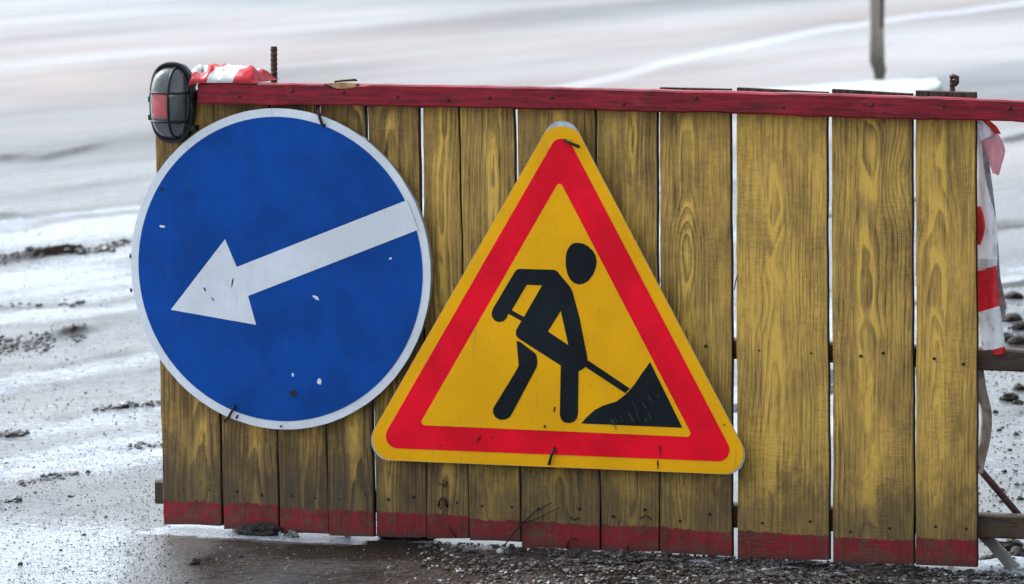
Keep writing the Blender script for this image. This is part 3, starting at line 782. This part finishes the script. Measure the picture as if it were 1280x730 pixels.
# ================================================================== caged lamp
lp = root('caged_lamp', 'oval bulkhead lamp with black wire cage and red insert on the end of the rail', 'lamp', **BR)
lu, lv = on_plane(215.5, 128, 0.03)
HW, HH = 0.049, 0.086
def stad(a, h, n=48, e=2.6):
    out = []
    for k in range(n):
        t = 2 * math.pi * k / n; c, s = math.cos(t), math.sin(t)
        out.append((a * math.copysign(abs(c) ** (2 / e), c), h * math.copysign(abs(s) ** (2 / e), s)))
    return out
def lring(a, h, w): return [L(lu + x, w, lv + y) for x, y in stad(a, h)]
sweep('base', [lring(HW * .93, HH * .95, 0.003), lring(HW, HH, 0.010), lring(HW, HH, 0.026), lring(HW * .95, HH * .97, 0.030)], M['lampblack'], lp, smooth=False)
sweep('reflector', [lring(HW * .86, HH * .90, 0.0302), lring(HW * .82, HH * .87, 0.036)], M['lampgrey'], lp)
WB, DP = 0.031, 0.052
def dome_f(s): return (1 - s ** 3.2) ** (1 / 2.4)
dr = []
for k in range(13):
    s = k / 12 * 0.999; dr.append((0.90 * (1 - (k / 12) ** 2.6) ** (1 / 2.2) if k < 12 else 0.06, DP * (k / 12)))
def dome_rings(sc): return [lring(HW * a * sc, HH * a * sc * 1.0, WB + d * sc) for a, d in dr]
gl = sweep('glass', dome_rings(1.0), M['glass'], lp, smooth=True)
def dome_w(x, y):
    q = (abs(x / HW) ** 2.6 + abs(y / HH) ** 2.6) ** (1 / 2.6) / 0.90
    q = min(q, 1.0); return WB + DP * (max(0.0, 1 - q ** 2.2)) ** (1 / 2.6)
def cage(pts, r=0.0036, lift=0.004): return tube('cage_bar', [L(lu + x, dome_w(x, y) + lift, lv + y) for x, y in pts], r, M['lampblack'], lp, 8)
NB = 26
cage([(0.014, HH * 0.97 * math.cos(math.pi * k / NB)) for k in range(NB + 1)], 0.0030)
for yy in (0.023, -0.040):
    xm = HW * 0.97 * (1 - (abs(yy) / HH) ** 2.6) ** (1 / 2.6)
    cage([(-xm * math.cos(math.pi * k / NB), yy) for k in range(NB + 1)], 0.0026)
rp = [(HW * .985 * x / HW, y) for x, y in stad(HW, HH * .985)]
tube('cage_ring', [L(lu + x, 0.034, lv + y) for x, y in rp + rp[:1]], 0.0052, M['lampblack'], lp, 8)
rp = stad(HW * .87, HH * .92)
tube('cage_ring', [L(lu + x, dome_w(x, y) + 0.003, lv + y) for x, y in rp + rp[:1]], 0.0026, M['lampblack'], lp, 8)
# red insert and bulb inside the glass
gvs, gfs = [], []
for a in range(7):
    for b in range(7):
        x, y = -0.027 + 0.036 * a / 6, 0.024 - 0.056 * b / 6
        gvs.append(L(lu + x, dome_w(x, y) - 0.005, lv + y))
for a in range(6):
    for b in range(6): gfs.append((a * 7 + b, a * 7 + b + 1, a * 7 + b + 8, a * 7 + b + 7))
ri = link('red_insert', gvs, gfs, M['lampred'], lp); sm = ri.modifiers.new('s', 'SOLIDIFY'); sm.thickness = 0.002
tube('bulb', [L(lu + .012, .045, lv - .045), L(lu + .012, .05, lv - .03), L(lu + .012, .052, lv - .01), L(lu + .012, .052, lv + .012), L(lu + .012, .05, lv + .022)], [.008, .012, .016, .014, .004], M['lampgrey'], lp, 12)
for x, y in ((-HW, 0.006), (-HW, -0.034), (HW, 0.055), (HW, -0.055)):
    sweep('clamp', [[L(lu + x * 1.02 + a, w, lv + y + b) for a, b in ((-.006, -.006), (.006, -.006), (.006, .006), (-.006, .006))] for w in (0.012, 0.036)], M['lampblack'], lp)

# ================================================================== tapes
def ribbon(name, path, mat, parent, nt=6, thick=0.0004, s0=0.0, cr=0.002, seed=0, flip=1):
    """path: list of (left point, right point); attributes s (length) and t (across)"""
    rd = random.Random(seed)
    ls = [Vector(a) for a, b in path]; rs_ = [Vector(b) for a, b in path]
    # resample smoothly
    pts = []
    K = 8
    for i in range(len(path) - 1):
        for k in range(K):
            f = k / K
            def cr_(arr):
                p0, p1, p2, p3 = arr[max(i - 1, 0)], arr[i], arr[i + 1], arr[min(i + 2, len(arr) - 1)]
                return 0.5 * ((2 * p1) + (p2 - p0) * f + (2 * p0 - 5 * p1 + 4 * p2 - p3) * f * f + (3 * p1 - p0 - 3 * p2 + p3) * f ** 3)
            pts.append((cr_(ls), cr_(rs_)))
    pts.append((ls[-1], rs_[-1]))
    vs_, ss, tt = [], [], []
    s = s0; prev = None
    for (a, b) in pts:
        m = (a + b) / 2
        if prev is not None: s += (m - prev).length
        prev = m
        for k in range(nt + 1):
            f = k / nt
            fold = math.sin(f * 9 + s * 22 + seed) * cr + rd.uniform(-cr, cr) * 0.35
            vs_.append(a.lerp(b, f) + Vector((0, fold, 0))); ss.append(s); tt.append(f * 0.07 * flip)
    fs = [(i * (nt + 1) + k, i * (nt + 1) + k + 1, (i + 1) * (nt + 1) + k + 1, (i + 1) * (nt + 1) + k) for i in range(len(pts) - 1) for k in range(nt)]
    o = link(name, vs_, fs, mat, parent, smooth=True)
    for nm, ar_ in (('s', ss), ('t', tt)):
        at = o.data.attributes.new(nm, 'FLOAT', 'POINT'); at.data.foreach_set('value', np.array(ar_, np.float32))
    md = o.modifiers.new('thickness', 'SOLIDIFY'); md.thickness = thick
    return o
ht = root('warning_tape', 'red and white striped tape hanging from the rail beside the last board', 'tape', **BR)
def LR(x0, x1, y, w0, w1, dy=0): return (P(x0, y, w0), P(x1, y + dy, w1))
ribbon('upper_strip', [LR(1214, 1226, 150, -.030, -.026), LR(1211, 1228, 185, -.034, -.028), LR(1209, 1233, 225, -.040, -.028), LR(1207, 1243, 268, -.046, -.026), LR(1206, 1246, 300, -.048, -.026), LR(1208, 1246, 338, -.046, -.024)], M['paletape'], ht, s0=0.135, cr=0.005, seed=3)
ribbon('striped_end', [LR(1208, 1245, 322, -.044, -.022), LR(1211, 1247, 345, -.042, -.021), LR(1215, 1249, 372, -.038, -.020), LR(1222, 1253, 405, -.032, -.018, 2), LR(1228, 1256, 432, -.028, -.016, 3), LR(1232, 1254, 442, -.028, -.016, 2)], M['tape'], ht, s0=0.137, cr=0.003, seed=4)
ribbon('red_fold', [LR(1206, 1226, 258, -.028, -.024), LR(1206, 1230, 272, -.028, -.022), LR(1206, 1231, 288, -.028, -.022), LR(1206, 1226, 306, -.028, -.024)], M['redtape'], ht, cr=0.002, seed=6)
ribbon('back_strip', [LR(1218, 1228, 152, -.05, -.05), LR(1222, 1236, 200, -.056, -.05), LR(1226, 1243, 250, -.06, -.05), LR(1228, 1247, 300, -.062, -.052), LR(1232, 1250, 345, -.062, -.05), LR(1238, 1257, 380, -.06, -.05), LR(1240, 1255, 400, -.06, -.05)], M['greytape'], ht, cr=0.003, seed=5)
ribbon('knot_flap', [LR(1216, 1224, 148, -.02, -.02), (P(1218, 166, -.022), P(1234, 150, -.012)), (P(1226, 178, -.024), P(1246, 168, -.006))], M['paletape'], ht, s0=0.07, cr=0.004, seed=8)
ribbon('knot_flap', [(P(1226, 176, -.026), P(1246, 164, -.008)), (P(1233, 192, -.028), P(1256, 186, -.008)), (P(1238, 206, -.03), P(1251, 208, -.012)), (P(1242, 217, -.03), P(1248, 219, -.014))], M['pinktape'], ht, s0=0.07, cr=0.004, seed=8)
ribbon('knot_flap', [(P(1226, 150, -.01), P(1236, 150, -.01)), (P(1234, 157, -.006), P(1246, 158, -.004)), (P(1240, 166, -.01), P(1252, 168, -.006))], M['redtape'], ht, s0=0.19, cr=0.003, seed=9)
gs = root('loose_strip', 'dirty grey plastic strip bowed out beside the last board under the middle rail', 'strip', **BR)
ribbon('strip', [LR(1214, 1229, 458, -.07, -.066), LR(1219, 1233, 485, -.07, -.066), LR(1226, 1240, 515, -.072, -.066), LR(1225, 1239, 545, -.072, -.066), LR(1221, 1232, 575, -.072, -.066), LR(1215, 1228, 592, -.072, -.066)], M['greytape'], gs, cr=0.002, seed=12)

# crumpled wad on top of the rail
ct = root('crumpled_tape', 'crumpled red and white tape lying on the end of the crimson rail beside the lamp', 'tape', **BR)
NU, NW = 56, 26
cvs, cs, ctt = [], [], []
TOPL = [(232, 86), (240, 80.5), (255, 81), (275, 80), (292, 80.5), (306, 82), (318, 81), (325, 84), (331, 92), (334, 100)]
for a in range(NU + 1):
    px = 234 + 100 * a / NU
    u, vtop = on_plane(px, lerp_list(TOPL, px), -0.02)
    vb = on_plane(px, lerp_list(RT, max(px, 247)), RW)[1] + 0.001
    if 248 < px < 262: vb -= 0.010 * (262 - px) / 14
    for b in range(NW + 1):
        f = b / NW; w = (0.047 if px > 250 else -0.006) - (0.135 if px > 250 else 0.085) * f
        prof = math.sin(math.pi * min(1, f * 1.02)) ** 0.55 if 0 < f < 1 else 0
        n = fbm(np.array(a * 0.11 + f * 1.6), np.array(f * 3.2 + a * 0.04), 2, 61)
        rid = 1 - abs(float(n) - 0.5) * 3.2
        h = (vtop - vb) * prof * (0.70 + 0.36 * rid)
        h *= min(1, (a / 5 + 0.25), (NU - a) / 4 + 0.1)
        du = (float(fbm(np.array(a * .3), np.array(f * 6), 2, 63)) - .5) * 0.010
        cvs.append(L(u + du, w, vb + max(0, h)))
        cs.append((float(u) - float(on_plane(243, 90, -.02)[0])) * (0.17 / 0.118)); ctt.append(-f * 0.22 + (float(n) - .5) * 0.16)
cfs = [(a * (NW + 1) + b, a * (NW + 1) + b + 1, (a + 1) * (NW + 1) + b + 1, (a + 1) * (NW + 1) + b) for a in range(NU) for b in range(NW)]
wad = link('folds', cvs, cfs, M['tape'], ct, smooth=True)
for nm, ar_ in (('s', cs), ('t', ctt)):
    at = wad.data.attributes.new(nm, 'FLOAT', 'POINT'); at.data.foreach_set('value', np.array(ar_, np.float32))
md = wad.modifiers.new('thickness', 'SOLIDIFY'); md.thickness = 0.0006

# ================================================================== steel rods behind the barrier
def rebar(px, ytop, w, r, label, hook=None):
    u, v = on_plane(px, ytop, w)
    o = root('steel_rod', label, 'rod', **BR)
    pts, rr = [], []
    n = int((v + 0.02) / 0.0035)
    for k in range(n + 1):
        z = -0.02 + (v + 0.02) * k / n
        pts.append(L(u + 0.004 * (1 - z / v), w, z)); rr.append(r * (1.09 if k % 3 == 0 else 0.92))
    tube('ribbed_bar', pts, rr, M['rust'], o, 10, smooth=False)
    if hook: tube('hook', [P(x, y, w) for x, y in hook], r * 0.95, M['rust'], o, 8)
    return o
rebar(342.3, 58, -0.085, 0.0076, 'rusty ribbed steel rod standing up behind the rail next to the crumpled tape')
rebar(1190.5, 100, -0.085, 0.006, 'short rusty steel rod with knobbed top behind the last board', hook=[(1188, 97), (1192, 95.5), (1196, 97), (1196, 103), (1193, 106)])

# ================================================================== wooden stake and pale slab on the far ground
G = ground_at(1096, 99)
st_ = root('wooden_stake', 'weathered grey wooden stake standing upright on the pale slab', 'stake', loc=(G.x, G.y, 0.0))
ppx = G.y / F
secs = []; rd = random.Random(3)
for k in range(31):
    z = 0.0 + 1.25 * k / 30
    hw = (9.2 + 0.4 * math.sin(k * .9)) * ppx * (0.62 if z < 0.03 else (0.85 if z < 0.06 else 1.0))
    dx = -0.006 * z + (0.012 if z < 0.05 else 0)
    secs.append([Vector((dx + a + rd.uniform(-.001, .001), b, z)) for a, b in rbox_ring(-hw, hw, -hw * .9, hw * .9, 0.008)])
sweep('shaft', secs, M['post'], st_)
sweep('split', [[Vector((0.018 + dx, -hw_ - 0.0595, z)) for dx, hw_ in ((-.006, 0.0), (.006, 0.0), (.004, .004), (-.004, .004))] for z in (0.24, 0.34, 0.5, 0.8)], M['nail'], st_)
SLp = [(948, 111), (1010, 106.5), (1090, 101), (1150, 98), (1170, 97.5), (1178, 99.5), (1179, 107), (1150, 116), (1000, 121)]
ztop = 0.055
rd = random.Random(21); SLd = []
for (xa, ya), (xb, yb) in zip(SLp, SLp[1:] + SLp[:1]):
    for f in (0, .33, .66): SLd.append((xa + (xb - xa) * f + rd.uniform(-4, 4), ya + (yb - ya) * f + rd.uniform(-1.0, 1.0)))
sv = [ground_at(x, y, ztop) for x, y in SLd]
vs_ = [(p.x, p.y, -0.03) for p in sv] + [(p.x, p.y, ztop - 0.01) for p in sv]
ctr = sum(sv, Vector()) / len(sv)
vs_ += [(p.x + (ctr.x - p.x) * .03, p.y + (ctr.y - p.y) * .05, ztop) for p in sv]
n = len(sv)
fs = [(i * n + k, i * n + (k + 1) % n, (i + 1) * n + (k + 1) % n, (i + 1) * n + k) for i in (0, 1) for k in range(n)] + [tuple(2 * n + k for k in range(n))]
tag(link('concrete_slab', vs_, fs, M['slab']), 'pale flat slab lying on the ground under the wooden stake', 'slab')

# ================================================================== lumps, stones and gravel on the ground
def lump_geo(r, sx=1, sy=1, sz=0.7, sub=2, seed=0, rough=0.35, fr_=1.3):
    bm = bmesh.new(); bmesh.ops.create_icosphere(bm, subdivisions=sub, radius=1)
    rd = random.Random(seed); o = Vector((rd.uniform(0, 50), rd.uniform(0, 50), 0))
    for v in bm.verts:
        n = float(fbm(np.array(v.co.x * fr_ + o.x + v.co.z * fr_), np.array(v.co.y * fr_ + o.y - v.co.z * .7), 3, seed % 40))
        v.co *= 1 + (n - 0.5) * 2 * rough
        v.co = Vector((v.co.x * r * sx, v.co.y * r * sy, v.co.z * r * sz))
    vs_ = [v.co.copy() for v in bm.verts]; fs = [tuple(v.index for v in f.verts) for f in bm.faces]; bm.free()
    return vs_, fs
# debris pushed under the boards
def clod(px, py, r, label, mat='clod', sx=1, sy=1, sz=.7, seed=0, rot=0.0, group=None, sub=3, rough=.75, name='mud_clod', cat='clod'):
    g = ground_at(px, py); vs_, fs = lump_geo(r, sx, sy, sz, sub, seed, rough, 2.3)
    o = link(name, vs_, fs, M[mat], loc=(g.x, g.y, gz(g.x, g.y) + r * sz * 0.35)); o.rotation_euler = (0, rot, YAW)
    return tag(o, label, cat, group)
clod(322, 668, 0.052, 'long dark splintered lump wedged under the second board', sx=0.95, sy=.4, sz=.34, seed=4, rot=-0.16)
clod(508, 673, 0.055, 'dark lumpy mud heap under the fifth board below the triangle corner', sx=1.1, sy=.5, sz=.24, seed=6)
clod(244, 709, 0.011, 'small dark clod lying alone on the wet ground in front of the first board', seed=8, sz=.9)
clod(301, 698, 0.006, 'tiny dark lump on the wet ground in front of the second board', seed=9)
clod(365, 671, 0.014, 'small brown stone at the foot of the third board', seed=10, mat='stone')
k = 0
for px, py, r, sx in ((1262, 498, .020, 1.2), (1275, 487, .015, 1.2), (1272, 503, .013, 1.3), (1247, 385, .02, 1.3), (1262, 402, .024, 1.5), (1271, 430, .022, 1.2), (1258, 424, .02, 1.3), (1277, 412, .025, 1.2), (1266, 372, .02, 1.6), (1264, 688, .022, 1.3), (1273, 694, .02, 1.2), (1240, 703, .016, 1.6), (1258, 702, .016, 1.6), (1249, 540, .007, 1), (1262, 566, .006, 1), (1240, 602, .006, 1), (1256, 590, .006, 1), (1270, 545, .008, 1), (1252, 612, .006, 1.3), (1236, 640, .006, 1), (1272, 604, .006, 1), (1244, 515, .008, 1), (1276, 622, .008, 1.2)):
    clod(px, py, r, 'dark mud clod on the slushy ground to the right of the last board', sx=sx, sy=1, sz=.75, seed=100 + k, group='mud clods beyond the last board', sub=2); k += 1
k = 0
for px, py, r in ((88, 622, .006), (25, 703, .006), (105, 669, .005), (76, 687, .004), (132, 645, .004), (44, 617, .0045), (160, 690, .004)):
    clod(px, py, r, 'pea sized dark pebble lying on the bare wet ground left of the boards', seed=160 + k, group='pebbles left of the barrier', sub=2, mat='clod', name='pebble', cat='pebble'); k += 1
# gravel: one mass
def gravel():
    rd = np.random.default_rng(5); V, Fc, base = [], [], 0
    protos = [lump_geo(1, 1, 1, .65, 1, 200 + k, .5) for k in range(8)]
    arr = [(np.array([tuple(v) for v in vs_]), np.array(fs)) for vs_, fs in protos]
    nb = [0]
    def add(px, py, r, rd):
        g = ground_at(px, py)
        v, f = arr[rd.integers(8)]
        a = rd.uniform(0, 6.28); c_, s_ = math.cos(a), math.sin(a)
        sc = v * r * np.array([rd.uniform(.8, 1.5), rd.uniform(.7, 1.2), rd.uniform(.7, 1.2)])
        V.append(np.stack([sc[:, 0] * c_ - sc[:, 1] * s_ + g.x, sc[:, 0] * s_ + sc[:, 1] * c_ + g.y, sc[:, 2] + gz(g.x, g.y) + r * .25], 1))
        Fc.append(f + nb[0]); nb[0] += len(v)
    count = 0
    # grit on the bare wet ground and crumbs along the wheel ridges left of the boards
    for (px0, px1, py0, py1, num, rm) in ((-40, 215, 560, 745, 7000, .0010), (-40, 260, 180, 560, 3000, .0014), (1215, 1330, 350, 715, 1500, .0022), (205, 520, 684, 745, 700, .0013)):
        for _ in range(num):
            px, py = rd.uniform(px0, px1), rd.uniform(py0, py1)
            add(px, py, float(np.clip(rd.lognormal(math.log(rm), 0.4), 0.0006, 0.006)), rd)
    for pl, rm, num, sp in (([(0, 326), (60, 318), (110, 314), (165, 302)], .0055, 260, 5), ([(-10, 440), (40, 434), (90, 424), (135, 414)], .0038, 420, 9), ([(20, 604), (45, 599), (75, 592), (112, 587)], .003, 170, 4), ([(140, 560), (206, 551)], .0035, 90, 5), ([(90, 517), (140, 508), (205, 503)], .004, 70, 2), ([(0, 384), (110, 381), (175, 373)], .004, 80, 3), ([(-10, 632), (26, 628)], .004, 60, 2), ([(-10, 544), (36, 539)], .005, 60, 2)):
        for _ in range(num):
            px = rd.uniform(pl[0][0], pl[-1][0]); py = lerp_list(pl, px) + rd.normal(0, sp * .5)
            if fbm(np.array(px / 22.0), np.array(num * 1.0), 2, 7) < 0.42: continue
            add(px, py, float(np.clip(rd.lognormal(math.log(rm), 0.45), 0.0015, 0.018)), rd)
    while count < 8200:
        px, py = rd.uniform(480, 1330), rd.uniform(672, 745)
        basey = 661 + (px - 205) * 0.0521
        d = py - basey
        if d < -1: continue
        dens = np.clip((px - 500) / 260, 0.02, 1) * (1.0 if d < 45 else 0.8)
        dens *= 0.25 + 1.2 * float(np.clip((fbm(np.array(px / 38.0), np.array(py / 7.0), 3, 70) - 0.36) * 3.5, 0, 1))
        if rd.random() > dens: continue
        add(px, py, float(np.clip(rd.lognormal(math.log(0.0030), 0.45), 0.0014, 0.0085)), rd); count += 1
    V = np.concatenate(V); Fc = np.concatenate(Fc)
    me = bpy.data.meshes.new('gravel'); me.from_pydata(V.tolist(), [], Fc.tolist())
    t = NT('gravel_mix'); geo = t.n('ShaderNodeNewGeometry')
    rp = geo.outputs['Random Per Island']
    c = t.mix(t.ramp(rp, 0.35, 0.9), (0.018, 0.015, 0.013), (0.085, 0.078, 0.072))
    c = t.mix(t.ramp(rp, 0.93, 0.98), c, (0.34, 0.335, 0.32))
    me.materials.append(t.p(col=c, rough=0.42, spec=0.55, nor=t.bump(t.noise(geo.outputs['Position'], 400, 2), .4, .001)))
    o = bpy.data.objects.new('gravel', me); C.objects.link(o); o['kind'] = 'stuff'
    tag(o, 'loose wet grey gravel along the foot of the boards', 'gravel')
gravel()
